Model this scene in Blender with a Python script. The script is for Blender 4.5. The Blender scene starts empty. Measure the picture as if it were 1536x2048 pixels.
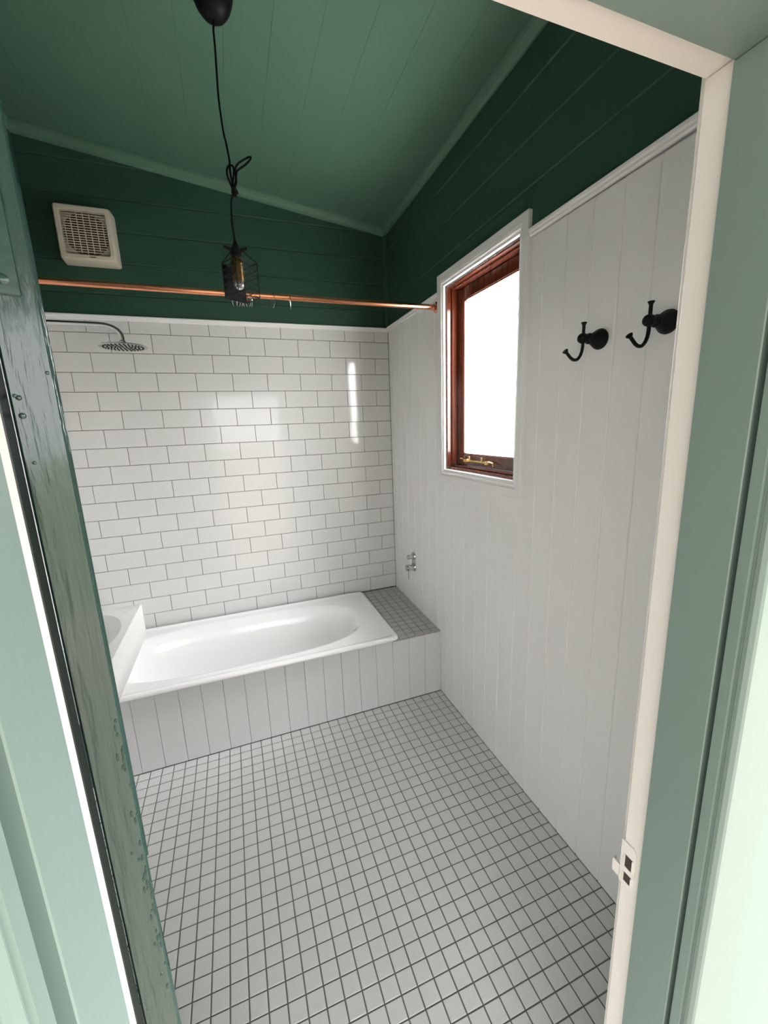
import bpy, math, random
from mathutils import Vector, Matrix

scn = bpy.context.scene
COL = scn.collection
random.seed(7)
PI = math.pi

# ------------------------------------------------------------------ camera
CX, CY, CZ = -1.05645, -2.70886, 1.61004
F_PX = 817.548
ROWS = ((0.936974, -0.347526, -0.036135), (-0.104848, -0.181006, -0.977877), (0.333297, 0.920034, -0.206035))
cam_d = bpy.data.cameras.new('camera')
cam = bpy.data.objects.new('camera', cam_d)
COL.objects.link(cam)
cam_d.sensor_fit = 'VERTICAL'
cam_d.sensor_height = 36.0
cam_d.lens = F_PX / 2048.0 * 36.0
cam_d.clip_start = 0.01
ax, ay, az = (Vector(r) for r in ROWS)
m = Matrix((ax, -ay, -az)).transposed().to_4x4()
m.translation = (CX, CY, CZ)
cam.matrix_world = m
scn.camera = cam

# ------------------------------------------------------------------ light
scn.view_settings.view_transform = 'Standard'
scn.view_settings.look = 'None'
scn.view_settings.gamma = 1.0
scn.view_settings.use_curve_mapping = False
scn.view_settings.exposure = 0.75

SKY = 3.1
SUN = 5.0
WINDOW_W = 580.0
world = bpy.data.worlds.new('world')
scn.world = world
world.use_nodes = True
wn = world.node_tree
bg = wn.nodes['Background']
bg.inputs['Color'].default_value = (0.995, 0.97, 0.985, 1)
bg.inputs['Strength'].default_value = SKY

sd = bpy.data.lights.new('sun', 'SUN')
sd.energy = SUN
sd.angle = math.radians(20)
sd.color = (1.0, 0.98, 0.96)
sun = bpy.data.objects.new('sun', sd)
COL.objects.link(sun)
sun.rotation_euler = Vector((-0.80, 0.36, -0.50)).to_track_quat('-Z', 'Y').to_euler()

# daylight arriving at the frosted window from outside
wd = bpy.data.lights.new('window_daylight', 'AREA')
wd.shape = 'RECTANGLE'
wd.size = 1.1
wd.size_y = 1.1
wd.energy = WINDOW_W
wd.color = (0.96, 0.945, 1.0)
wl = bpy.data.objects.new('window_daylight', wd)
COL.objects.link(wl)
wl.location = (1.15, -1.72, 2.85)
wl.rotation_euler = (Vector((0.0, -1.07, 1.82)) - Vector(wl.location)).to_track_quat('-Z', 'Y').to_euler()

# ------------------------------------------------------------------ materials
def mat(name, col, rough=0.5, metal=0.0, spec=0.5, noise=None, bump=None, coat=0.0, scale=(1, 1, 1)):
    """noise=(scale, amount, second colour); bump=(scale, strength, distance)"""
    mt = bpy.data.materials.new(name)
    mt.use_nodes = True
    nt = mt.node_tree
    b = nt.nodes['Principled BSDF']
    b.inputs['Base Color'].default_value = (*col, 1)
    b.inputs['Roughness'].default_value = rough
    b.inputs['Metallic'].default_value = metal
    b.inputs['Specular IOR Level'].default_value = spec
    b.inputs['Coat Weight'].default_value = coat
    b.inputs['Coat Roughness'].default_value = 0.08
    if noise or bump:
        tc = nt.nodes.new('ShaderNodeTexCoord')
        mp = nt.nodes.new('ShaderNodeMapping')
        mp.inputs['Scale'].default_value = scale
        nt.links.new(tc.outputs['Object'], mp.inputs['Vector'])
    if noise:
        n = nt.nodes.new('ShaderNodeTexNoise')
        n.inputs['Scale'].default_value = noise[0]
        n.inputs['Detail'].default_value = 5
        nt.links.new(mp.outputs['Vector'], n.inputs['Vector'])
        r = nt.nodes.new('ShaderNodeValToRGB')
        r.color_ramp.elements[0].position = 0.5 - 0.25
        r.color_ramp.elements[1].position = 0.5 + 0.25
        r.color_ramp.elements[0].color = (*col, 1)
        c2 = tuple(col[i] * (1 - noise[1]) + noise[2][i] * noise[1] for i in range(3))
        r.color_ramp.elements[1].color = (*c2, 1)
        nt.links.new(n.outputs['Fac'], r.inputs['Fac'])
        nt.links.new(r.outputs['Color'], b.inputs['Base Color'])
    if bump:
        n2 = nt.nodes.new('ShaderNodeTexNoise')
        n2.inputs['Scale'].default_value = bump[0]
        n2.inputs['Detail'].default_value = 4
        nt.links.new(mp.outputs['Vector'], n2.inputs['Vector'])
        bp = nt.nodes.new('ShaderNodeBump')
        bp.inputs['Strength'].default_value = bump[1]
        bp.inputs['Distance'].default_value = bump[2]
        nt.links.new(n2.outputs['Fac'], bp.inputs['Height'])
        nt.links.new(bp.outputs['Normal'], b.inputs['Normal'])
    return mt

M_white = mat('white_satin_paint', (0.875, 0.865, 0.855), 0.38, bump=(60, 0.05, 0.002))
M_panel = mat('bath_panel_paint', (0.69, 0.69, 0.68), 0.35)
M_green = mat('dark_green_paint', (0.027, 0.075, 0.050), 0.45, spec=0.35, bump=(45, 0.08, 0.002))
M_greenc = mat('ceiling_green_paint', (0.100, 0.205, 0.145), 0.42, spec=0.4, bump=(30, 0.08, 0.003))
M_sage = mat('sage_green_paint', (0.176, 0.250, 0.225), 0.42, noise=(9, 0.35, (0.195, 0.265, 0.242)), bump=(70, 0.12, 0.002))
M_trimwhite = mat('door_frame_white_paint', (0.80, 0.77, 0.73), 0.4, bump=(50, 0.08, 0.002))
M_tile = mat('white_glazed_tile', (0.70, 0.70, 0.685), 0.07, noise=(3, 0.4, (0.67, 0.67, 0.65)), bump=(9, 0.10, 0.004))
M_grout = mat('dark_grey_wall_grout', (0.12, 0.12, 0.11), 0.9)
M_ftile = mat('white_matt_floor_tile', (0.76, 0.755, 0.745), 0.33, noise=(6, 0.5, (0.70, 0.695, 0.68)), bump=(120, 0.06, 0.001))
M_ltile = mat('grey_mosaic_tile', (0.50, 0.50, 0.475), 0.5)
M_fgrout = mat('grey_floor_grout', (0.17, 0.17, 0.155), 0.9, noise=(40, 0.5, (0.22, 0.22, 0.20)))
M_enamel = mat('white_bath_enamel', (0.90, 0.90, 0.89), 0.10, coat=0.3)
M_stone = mat('white_basin_resin', (0.89, 0.885, 0.87), 0.28)
M_timber = mat('red_cedar_timber', (0.150, 0.030, 0.011), 0.2, noise=(6, 0.8, (0.06, 0.013, 0.006)), coat=0.5, scale=(9, 9, 1.0))
M_brass = mat('polished_brass', (0.72, 0.50, 0.22), 0.22, metal=1.0)
M_oldbrass = mat('antique_brass', (0.105, 0.066, 0.026), 0.38, metal=1.0)
M_copper = mat('polished_copper', (0.86, 0.36, 0.20), 0.16, metal=1.0, noise=(14, 0.5, (0.72, 0.25, 0.14)))
M_chrome = mat('chrome', (0.62, 0.62, 0.63), 0.08, metal=1.0)
M_dark = mat('black_rubber', (0.012, 0.012, 0.013), 0.6)
M_black = mat('matt_black_metal', (0.003, 0.003, 0.0045), 0.5, spec=0.22)
M_cord = mat('black_braided_cord', (0.006, 0.006, 0.006), 0.85, spec=0.15)
M_fan = mat('cream_fan_plastic', (0.66, 0.60, 0.48), 0.45)
M_dust = mat('brown_dust', (0.22, 0.11, 0.06), 0.9, noise=(30, 0.6, (0.12, 0.07, 0.04)))
M_door = mat('dark_green_gloss_door_paint', (0.016, 0.048, 0.040), 0.16, noise=(5, 0.5, (0.030, 0.058, 0.050)), bump=(9, 0.55, 0.004), coat=0.5, scale=(14, 14, 1.4))
M_gapshade = mat('door_gap_shade', (0.004, 0.009, 0.008), 0.35)  # near black: shade of the gap beside the door, put into the colour
M_deck = mat('weathered_deck_timber', (0.56, 0.42, 0.33), 0.7, noise=(4, 0.6, (0.42, 0.34, 0.27)), scale=(1, 12, 1))
M_yard = mat('dry_lawn_ground', (0.30, 0.29, 0.20), 0.9, noise=(2, 0.6, (0.22, 0.24, 0.14)))
M_chip = mat('bare_teal_paint_chip', (0.010, 0.042, 0.036), 0.3)
M_socket = mat('dark_strike_socket', (0.05, 0.035, 0.03), 0.7)
M_metalleaf = mat('painted_hinge_leaf', (0.014, 0.050, 0.040), 0.25, bump=(30, 0.5, 0.002), coat=0.4)

def glass_mat():
    mt = bpy.data.materials.new('frosted_glass')
    mt.use_nodes = True
    nt = mt.node_tree
    nt.nodes.clear()
    out = nt.nodes.new('ShaderNodeOutputMaterial')
    tl = nt.nodes.new('ShaderNodeBsdfTranslucent')
    tl.inputs['Color'].default_value = (0.93, 0.94, 0.92, 1)
    tr = nt.nodes.new('ShaderNodeBsdfTransparent')
    tr.inputs['Color'].default_value = (0.96, 0.97, 0.95, 1)
    gl = nt.nodes.new('ShaderNodeBsdfGlossy')
    gl.inputs['Roughness'].default_value = 0.25
    mx = nt.nodes.new('ShaderNodeMixShader')
    mx.inputs[0].default_value = 0.45
    nt.links.new(tl.outputs[0], mx.inputs[1])
    nt.links.new(tr.outputs[0], mx.inputs[2])
    m2 = nt.nodes.new('ShaderNodeMixShader')
    m2.inputs[0].default_value = 0.04
    nt.links.new(mx.outputs[0], m2.inputs[1])
    nt.links.new(gl.outputs[0], m2.inputs[2])
    nt.links.new(m2.outputs[0], out.inputs['Surface'])
    return mt
M_glass = glass_mat()

def bulb_mat():
    mt = bpy.data.materials.new('clear_bulb_glass')
    mt.use_nodes = True
    b = mt.node_tree.nodes['Principled BSDF']
    b.inputs['Base Color'].default_value = (0.95, 0.95, 0.95, 1)
    b.inputs['Roughness'].default_value = 0.03
    b.inputs['Transmission Weight'].default_value = 0.85
    b.inputs['IOR'].default_value = 1.45
    return mt
M_bulb = bulb_mat()

# ------------------------------------------------------------------ helpers
def make_mesh(name, verts, faces, material, smooth=False):
    me = bpy.data.meshes.new(name)
    me.from_pydata([tuple(v) for v in verts], [], faces)
    me.materials.append(material)
    if smooth:
        me.polygons.foreach_set('use_smooth', [True] * len(me.polygons))
    me.update()
    return me

def put(name, me, parent=None, loc=(0, 0, 0)):
    o = bpy.data.objects.new(name, me)
    COL.objects.link(o)
    o.location = loc
    if parent is not None:
        o.parent = parent
        base = Vector((0, 0, 0))
        p = parent
        while p is not None:
            base += Vector(p.location) if p.parent is None else Vector((0, 0, 0))
            p = p.parent
        if parent.parent is None:
            o.matrix_parent_inverse = Matrix.Translation(-Vector(parent.location))
    return o

def tag(o, label=None, cat=None, group=None, kind=None):
    if label: o['label'] = label
    if cat: o['category'] = cat
    if group: o['group'] = group
    if kind: o['kind'] = kind
    return o

def empty(name, loc, label=None, cat=None, group=None, kind=None):
    o = bpy.data.objects.new(name, None)
    o.empty_display_size = 0.05
    COL.objects.link(o)
    o.location = loc
    return tag(o, label, cat, group, kind)

class MB:
    """collects vertices and faces for one mesh"""
    def __init__(s):
        s.v = []; s.f = []
    def add(s, v, f):
        n = len(s.v)
        s.v += [tuple(p) for p in v]
        s.f += [tuple(i + n for i in q) for q in f]
        return s
    def box(s, x0, x1, y0, y1, z0, z1, c=0.0):
        if c <= 0:
            v = [(x, y, z) for x in (x0, x1) for y in (y0, y1) for z in (z0, z1)]
            f = [(0, 1, 3, 2), (4, 6, 7, 5), (0, 4, 5, 1), (2, 3, 7, 6), (0, 2, 6, 4), (1, 5, 7, 3)]
            return s.add(v, f)
        X, Y, Z = (x0, x1), (y0, y1), (z0, z1)
        v = []; idx = {}
        for i in (0, 1):
            for j in (0, 1):
                for k in (0, 1):
                    sx, sy, sz = (1 - 2 * i) * c, (1 - 2 * j) * c, (1 - 2 * k) * c
                    for a, p in enumerate(((X[i], Y[j] + sy, Z[k] + sz), (X[i] + sx, Y[j], Z[k] + sz), (X[i] + sx, Y[j] + sy, Z[k]))):
                        idx[(i, j, k, a)] = len(v); v.append(p)
        f = []
        cx = Vector(((x0 + x1) / 2, (y0 + y1) / 2, (z0 + z1) / 2))
        def face(q):
            p = [Vector(v[i]) for i in q]
            n = (p[1] - p[0]).cross(p[2] - p[0])
            mid = sum(p, Vector()) / len(p)
            f.append(tuple(q) if n.dot(mid - cx) > 0 else tuple(reversed(q)))
        for i in (0, 1):
            face([idx[(i, 0, 0, 0)], idx[(i, 1, 0, 0)], idx[(i, 1, 1, 0)], idx[(i, 0, 1, 0)]])
            face([idx[(0, i, 0, 1)], idx[(1, i, 0, 1)], idx[(1, i, 1, 1)], idx[(0, i, 1, 1)]])
            face([idx[(0, 0, i, 2)], idx[(1, 0, i, 2)], idx[(1, 1, i, 2)], idx[(0, 1, i, 2)]])
        for j in (0, 1):
            for k in (0, 1):
                face([idx[(0, j, k, 1)], idx[(1, j, k, 1)], idx[(1, j, k, 2)], idx[(0, j, k, 2)]])
                face([idx[(j, 0, k, 0)], idx[(j, 1, k, 0)], idx[(j, 1, k, 2)], idx[(j, 0, k, 2)]])
                face([idx[(j, k, 0, 0)], idx[(j, k, 1, 0)], idx[(j, k, 1, 1)], idx[(j, k, 0, 1)]])
        for i in (0, 1):
            for j in (0, 1):
                for k in (0, 1):
                    face([idx[(i, j, k, 0)], idx[(i, j, k, 1)], idx[(i, j, k, 2)]])
        return s.add(v, f)
    def prism(s, pts, mapf, d0, d1, inner=None, c=0.0):
        """polygon pts (u,v) counter-clockwise from the front; mapf(u,v,d); front at d0, chamfered by inner over c, back at d1"""
        n = len(pts)
        if inner is None:
            rings = [(pts, d0), (pts, d1)]
        else:
            rings = [(inner, d0), (pts, d0 + c), (pts, d1)]
        v = []
        for pp, d in rings:
            v += [mapf(u, w, d) for u, w in pp]
        f = [tuple(range(n))]
        for r in range(len(rings) - 1):
            for i in range(n):
                j = (i + 1) % n
                f.append((r * n + i, (r + 1) * n + i, (r + 1) * n + j, r * n + j))
        f.append(tuple(reversed(range((len(rings) - 1) * n, len(rings) * n))))
        return s.add(v, f)
    def loft(s, rings, closed=True, cap0=False, cap1=False):
        n = len(rings[0])
        v = [p for r in rings for p in r]
        f = []
        for r in range(len(rings) - 1):
            for i in range(n if closed else n - 1):
                j = (i + 1) % n
                f.append((r * n + i, r * n + j, (r + 1) * n + j, (r + 1) * n + i))
        if cap0: f.append(tuple(reversed(range(n))))
        if cap1: f.append(tuple(range((len(rings) - 1) * n, len(rings) * n)))
        return s.add(v, f)
    def lathe(s, prof, origin, axis, n=20, caps=True):
        """prof = list of (radius, distance along axis)"""
        a = Vector(axis).normalized()
        t = Vector((0, 0, 1)) if abs(a.z) < 0.9 else Vector((1, 0, 0))
        e1 = a.cross(t).normalized(); e2 = a.cross(e1)
        o = Vector(origin)
        rings = [[o + a * h + (e1 * math.cos(2 * PI * i / n) + e2 * math.sin(2 * PI * i / n)) * max(r, 1e-5) for i in range(n)] for r, h in prof]
        return s.loft(rings, True, caps, caps)
    def tube(s, pts, r, n=8, closed=False, radii=None):
        P = [Vector(p) for p in pts]
        m = len(P)
        T = []
        for i in range(m):
            a = P[(i - 1) % m] if (closed or i > 0) else P[i]
            b = P[(i + 1) % m] if (closed or i < m - 1) else P[i]
            T.append((b - a).normalized())
        ref = Vector((0, 0, 1)) if abs(T[0].z) < 0.8 else Vector((1, 0, 0))
        e1 = T[0].cross(ref).normalized()
        rings = []
        for i in range(m):
            e1 = (e1 - T[i] * e1.dot(T[i])).normalized()
            e2 = T[i].cross(e1)
            rr = radii[i] if radii else r
            rings.append([P[i] + (e1 * math.cos(2 * PI * k / n) + e2 * math.sin(2 * PI * k / n)) * rr for k in range(n)])
        if closed:
            rings.append(rings[0])
        return s.loft(rings, True, not closed, not closed)
    def build(s, name, material, parent=None, smooth=False, sharp=None):
        me = make_mesh(name, s.v, s.f, material, smooth)
        if smooth:
            me.set_sharp_from_angle(angle=math.radians(sharp or 40))
        return put(name, me, parent)

def fix_normals(o):
    import bmesh
    bm = bmesh.new(); bm.from_mesh(o.data)
    bmesh.ops.recalc_face_normals(bm, faces=bm.faces)
    bm.to_mesh(o.data); bm.free()
    return o

def spline(pts, k=6):
    """Catmull-Rom through pts"""
    P = [Vector(p) for p in pts]
    out = []
    for i in range(len(P) - 1):
        p0 = P[max(i - 1, 0)]; p1 = P[i]; p2 = P[i + 1]; p3 = P[min(i + 2, len(P) - 1)]
        for j in range(k):
            t = j / k
            out.append(0.5 * ((2 * p1) + (p2 - p0) * t + (2 * p0 - 5 * p1 + 4 * p2 - p3) * t * t + (3 * p1 - p0 - 3 * p2 + p3) * t ** 3))
    out.append(P[-1])
    return out

def clip_poly(pts, a, b, c):
    """keep a*u + b*v <= c"""
    out = []
    n = len(pts)
    for i in range(n):
        p, q = pts[i], pts[(i + 1) % n]
        fp, fq = a * p[0] + b * p[1] - c, a * q[0] + b * q[1] - c
        if fp <= 0: out.append(p)
        if (fp < 0 < fq) or (fq < 0 < fp):
            t = fp / (fp - fq)
            out.append((p[0] + (q[0] - p[0]) * t, p[1] + (q[1] - p[1]) * t))
    return out

# key dimensions (metres): right wall x = 0, back wall y = 0, floor z = 0
XL = -1.90                       # left wall
YW = CY + 0.410                  # inside face of the door wall
YO = CY + 0.300                  # outside face of the door wall
YF = -0.705                      # front of the bath panel
def ceil_z(x, y): return 2.822 + 0.13 * (-x) + 0.018 * (-y)

# ================================================================== STRUCTURE
# ---- floor and its tiles
floor = MB().box(XL - 0.12, 0.12, YO, 0.12, -0.12, -0.0022).build('floor', M_fgrout)
tag(floor, kind='structure')
P_T = 0.0518; T_W = 0.0479
B0 = 0.0361; I0 = 0.0478
tile_cache = {}
def tile_mesh(w, d, h, material, key, c=0.0012):
    k = (round(w, 4), round(d, 4), key)
    if k not in tile_cache:
        v = [(-w / 2 + c, -d / 2 + c, 0), (w / 2 - c, -d / 2 + c, 0), (w / 2 - c, d / 2 - c, 0), (-w / 2 + c, d / 2 - c, 0),
             (-w / 2, -d / 2, -c), (w / 2, -d / 2, -c), (w / 2, d / 2, -c), (-w / 2, d / 2, -c),
             (-w / 2, -d / 2, -h), (w / 2, -d / 2, -h), (w / 2, d / 2, -h), (-w / 2, d / 2, -h)]
        f = [(0, 1, 2, 3)]
        for a in (0, 4):
            for i in range(4):
                j = (i + 1) % 4
                f.append((a + i, a + 4 + i, a + 4 + j, a + j))
        tile_cache[k] = make_mesh('tile', v, f, material)
    return tile_cache[k]

def project(p):
    q = Vector(p) - Vector((CX, CY, CZ))
    z = az.dot(q)
    return (768 + F_PX * ax.dot(q) / z, 1024 + F_PX * ay.dot(q) / z) if z > 0.05 else None

ftiles = []
GAP = P_T - T_W
cols = [(-B0 + GAP / 2, -0.0008)] + [(-B0 - (j + 1) * P_T + GAP / 2, -B0 - j * P_T - GAP / 2) for j in range(36)]
cols = [(max(a, XL + 0.001), b) for a, b in cols if b > XL + 0.006]
rows = [(YF - I0 + GAP / 2, YF - 0.002)] + [(YF - I0 - (i + 1) * P_T + GAP / 2, YF - I0 - i * P_T - GAP / 2) for i in range(34)]
rows = [(max(a, YO + 0.01), b) for a, b in rows if b > YO + 0.02]
for x0, x1 in cols:
    for y0, y1 in rows:
        xc, yc = (x0 + x1) / 2, (y0 + y1) / 2
        dy = yc - CY
        azm = (xc - CX) / dy
        area = 0.0
        q = [project(p) for p in ((x0, y0, 0), (x1, y0, 0), (x1, y1, 0), (x0, y1, 0))]
        if all(q) and -0.31 < azm < 1.38:
            if all(-20 < u < 1556 and -20 < w < 2068 for u, w in q):
                area = abs(sum(q[i][0] * q[(i + 1) % 4][1] - q[(i + 1) % 4][0] * q[i][1] for i in range(4))) / 2
        ftiles.append((area, x0, x1, y0, y1))
ftiles.sort(key=lambda t: -t[0])
rest = MB()
for n, (area, x0, x1, y0, y1) in enumerate(ftiles):
    xc, yc = (x0 + x1) / 2, (y0 + y1) / 2
    me = tile_mesh(x1 - x0, y1 - y0, 0.004, M_ftile, 'f')
    dz = random.uniform(-0.0002, 0.0002)
    if n < 300:
        o = put('floor_tile', me, floor, (xc, yc, dz))
        o.rotation_euler = (random.uniform(-.003, .003), random.uniform(-.003, .003), random.uniform(-.004, .004))
    else:
        rest.add([(v.co.x + xc, v.co.y + yc, v.co.z + dz) for v in me.vertices], [tuple(p.vertices) for p in me.polygons])
o = rest.build('floor_tiles', M_ftile, floor)
tag(o, kind='stuff')

# ---- back wall : subway tiles below, green boards above
wall_back = MB().box(XL - 0.12, 0.12, 0.006, 0.12, -0.05, 3.2).build('wall_back', M_grout)
tag(wall_back, kind='structure')
PXT, PZT, GW = 0.2015, 0.1015, 0.0026
L_BACK = 0.4254
TOP_TILE = 2.216
def wall_tile(x0, x1, z0, z1):
    w, d = x1 - x0, z1 - z0
    me = tile_mesh(w, d, 0.006, M_tile, 'w', 0.0009)
    o = put('tile', me, wall_back, ((x0 + x1) / 2, 0.0, (z0 + z1) / 2))
    o.rotation_euler = (PI / 2 + random.gauss(0, .0022), random.gauss(0, .0006), random.gauss(0, .0022))
A_OFF = 0.2003
for c in range(-1, 17):
    zt = L_BACK + (17 - c) * PZT - GW / 2
    zb = L_BACK + (17 - c - 1) * PZT + GW / 2
    if c == -1: zt = TOP_TILE
    a = A_OFF if c % 2 == 0 else A_OFF - PXT / 2
    joints = [0.0] + [-a - n * PXT for n in range(10)]
    for n in range(len(joints) - 1):
        x1 = joints[n] - GW / 2; x0 = max(joints[n + 1] + GW / 2, XL)
        if x1 - x0 > 0.012 and x1 > XL + 0.01:
            wall_tile(x0, x1, zb, zt)
BX = lambda u, v, d: (u, d, v)          # back wall map (front faces -y)
joints = [2.2195, 2.345, 2.499, 2.650, 2.800, 2.953, 3.106]
CB = 0.0048
for a, b in zip(joints[:-1], joints[1:]):
    rect = [(XL, a), (0, a), (0, b), (XL, b)]
    inn = [(XL, a + CB), (0, a + CB), (0, b - CB), (XL, b - CB)]
    r1 = clip_poly(rect, 0.13, 1, 2.835); r2 = clip_poly(inn, 0.13, 1, 2.835 - CB * 0.2)
    if len(r1) < 3 or len(r1) != len(r2): continue
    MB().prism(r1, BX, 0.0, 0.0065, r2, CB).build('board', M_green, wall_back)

# ---- right wall : white vertical boards below, green horizontal boards above, window opening
OY0, OY1, OZ0, OZ1 = -1.352, -0.783, 1.376, 2.262
mb = MB()
TH = 0.13
mb.box(0.010, TH, YO, OY0, -0.05, 3.0).box(0.010, TH, OY1, 0.12, -0.05, 3.0)
mb.box(0.010, TH, OY0, OY1, -0.05, OZ0).box(0.010, TH, OY0, OY1, OZ1, 3.0)
wall_right = mb.build('wall_right', M_white)
tag(wall_right, kind='structure')
RX = lambda u, v, d: (d, u, v)
PV = 0.1005
vj = [0.0] + [-0.0636 - PV * k for k in range(0, 23)]
TOPW = 2.232
for a, b in zip(vj[1:], vj[:-1]):
    if b < YW: break
    a = max(a, YW)
    cv = 0.0028
    z1 = TOPW
    if a < OY1 and b > OY0: z1 = OZ0 - 0.004
    z0 = 0.002 if b < YF + 0.02 else 0.002
    a += 0.0005; b -= 0.0005
    rect = [(a, z0), (a, z1), (b, z1), (b, z0)]
    inn = [(a + cv, z0), (a + cv, z1), (b - cv, z1), (b - cv, z0)]
    MB().prism(rect, RX, 0.0, 0.0098, inn, cv).build('board', M_white, wall_right)
RT = lambda u, v, d: (d, u, v + 0.0095 * (-u))
jr = [2.225, 2.3835, 2.5335, 2.6885, 2.86]
for i, (a, b) in enumerate(zip(jr[:-1], jr[1:])):
    if i == 0:
        hz = OZ1 - 0.0105 + 0.015
        def ring(c):
            return [(YW, a + c), (YW, b - c), (0, b - c), (0, a + c), (OY1 + 0.004, a + c), (OY1 + 0.004, hz), (OY0 - 0.004, hz), (OY0 - 0.004, a + c)]
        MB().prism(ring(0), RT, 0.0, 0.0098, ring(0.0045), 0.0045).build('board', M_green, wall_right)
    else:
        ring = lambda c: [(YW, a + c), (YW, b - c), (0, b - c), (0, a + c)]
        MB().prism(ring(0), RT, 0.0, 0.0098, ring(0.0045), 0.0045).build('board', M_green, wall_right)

# ---- left wall (out of sight behind the open door) with its own boards
wall_left = MB().box(XL - 0.12, XL - 0.010, YO, 0.12, -0.05, 3.3).build('wall_left', M_white)
tag(wall_left, kind='structure')
LX = lambda u, v, d: (XL - d, u, v)
k = 0
y = 0.0
while y > YW + 0.02:
    a = max(y - PV, YW)
    inn = [(a + 0.0028, 0.002), (y - 0.0028, 0.002), (y - 0.0028, TOPW), (a + 0.0028, TOPW)]
    MB().prism([(a, 0.002), (y, 0.002), (y, TOPW), (a, TOPW)], LX, 0.0, 0.0098, inn, 0.0028).build('board', M_white, wall_left)
    y = a
for a, b in zip(jr, [2.3835, 2.5335, 2.6885, 2.86, 3.07]):
    ring = lambda c: [(YW, a + c), (0, a + c), (0, b - c), (YW, b - c)]
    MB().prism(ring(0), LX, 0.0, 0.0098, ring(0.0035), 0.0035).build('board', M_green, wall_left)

# ---- ceiling boards
def cz_plane(off):
    return [(XL - 0.12, YO), (0.12, YO), (0.12, 0.12), (XL - 0.12, 0.12)]
v = []
for off in (0.010, 0.10):
    v += [(x, y, ceil_z(x, y) + off) for x, y in cz_plane(0)]
ceiling = put('ceiling', make_mesh('ceiling', v, [(0, 3, 2, 1), (4, 5, 6, 7), (0, 1, 5, 4), (1, 2, 6, 5), (2, 3, 7, 6), (3, 0, 4, 7)], M_greenc))
tag(ceiling, kind='structure')
xj = [0.0, -0.014] + [-0.1675 - 0.1535 * k for k in range(0, 13)]
for b, a in zip(xj[:-1], xj[1:]):
    if b < XL: break
    a = max(a, XL)
    c = min(0.0013, (b - a) * 0.2)
    mp = lambda u, w, d: (u, w, ceil_z(u, w) + d)
    rect = [(a, YW), (a, 0), (b, 0), (b, YW)]
    inn = [(a + c, YW), (a + c, 0), (b - c, 0), (b - c, YW)]
    MB().prism(rect, mp, 0.0, 0.0098, inn, c).build('ceiling_board', M_greenc, ceiling)

# ---- mouldings : cap rails and cornices
def sweep2(name, prof, p0, p1, frame, material):
    """prof (a,b) swept from p0 to p1; frame gives the two axes of the profile"""
    e1, e2 = Vector(frame[0]), Vector(frame[1])
    rings = [[Vector(p) + e1 * a + e2 * b for a, b in prof] for p in (p0, p1)]
    o = MB().loft(rings, True, True, True).build(name, material)
    fix_normals(o)
    return tag(o, kind='structure')
cap = [(0, 0.0), (0.008, 0.0), (0.012, 0.004), (0.012, 0.010), (0.017, 0.014), (0.018, 0.022), (0.014, 0.0255), (0, 0.0255)]
t = sweep2('trim_1', cap, (0, YW, 2.2415), (0, -1.4065, 2.233), ((-1, 0, 0), (0, 0, 1)), M_white)
t = sweep2('trim_2', cap, (0, -0.7285, 2.2265), (0, 0, 2.219), ((-1, 0, 0), (0, 0, 1)), M_white)
t = sweep2('trim_3', cap, (XL, 0, 2.213), (-0.0005, 0, 2.215), ((0, -1, 0), (0, 0, 1)), M_white)
corn = [(0, 0), (0.008, -0.001), (0.020, 0.006), (0.030, 0.018), (0.036, 0.030), (0.038, 0.042), (0.0, 0.042)]
t = sweep2('trim_4', corn, (0, YW, ceil_z(0, YW) - 0.036), (0, 0, ceil_z(0, 0) - 0.036), ((-1, 0, 0), (0, 0, 1)), M_greenc)
t = sweep2('trim_5', corn, (XL, 0, ceil_z(XL, 0) - 0.040), (0, 0, ceil_z(0, 0) - 0.040), ((0, -1, 0), (0, 0, 1)), M_greenc)
t = sweep2('trim_6', corn, (XL, YW, ceil_z(XL, YW) - 0.040), (XL, 0, ceil_z(XL, 0) - 0.040), ((1, 0, 0), (0, 0, 1)), M_greenc)
quad = [(0, 0), (0.022, 0), (0.021, 0.008), (0.016, 0.015), (0.009, 0.020), (0, 0.022)]
t = sweep2('trim_7', quad, (0, 0, 2.2405), (0, 0, 2.795), ((-1, 0, 0), (0, -1, 0)), M_green)
t = sweep2('trim_8', quad, (XL, 0, 2.2405), (XL, 0, 3.03), ((1, 0, 0), (0, -1, 0)), M_green)

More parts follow.
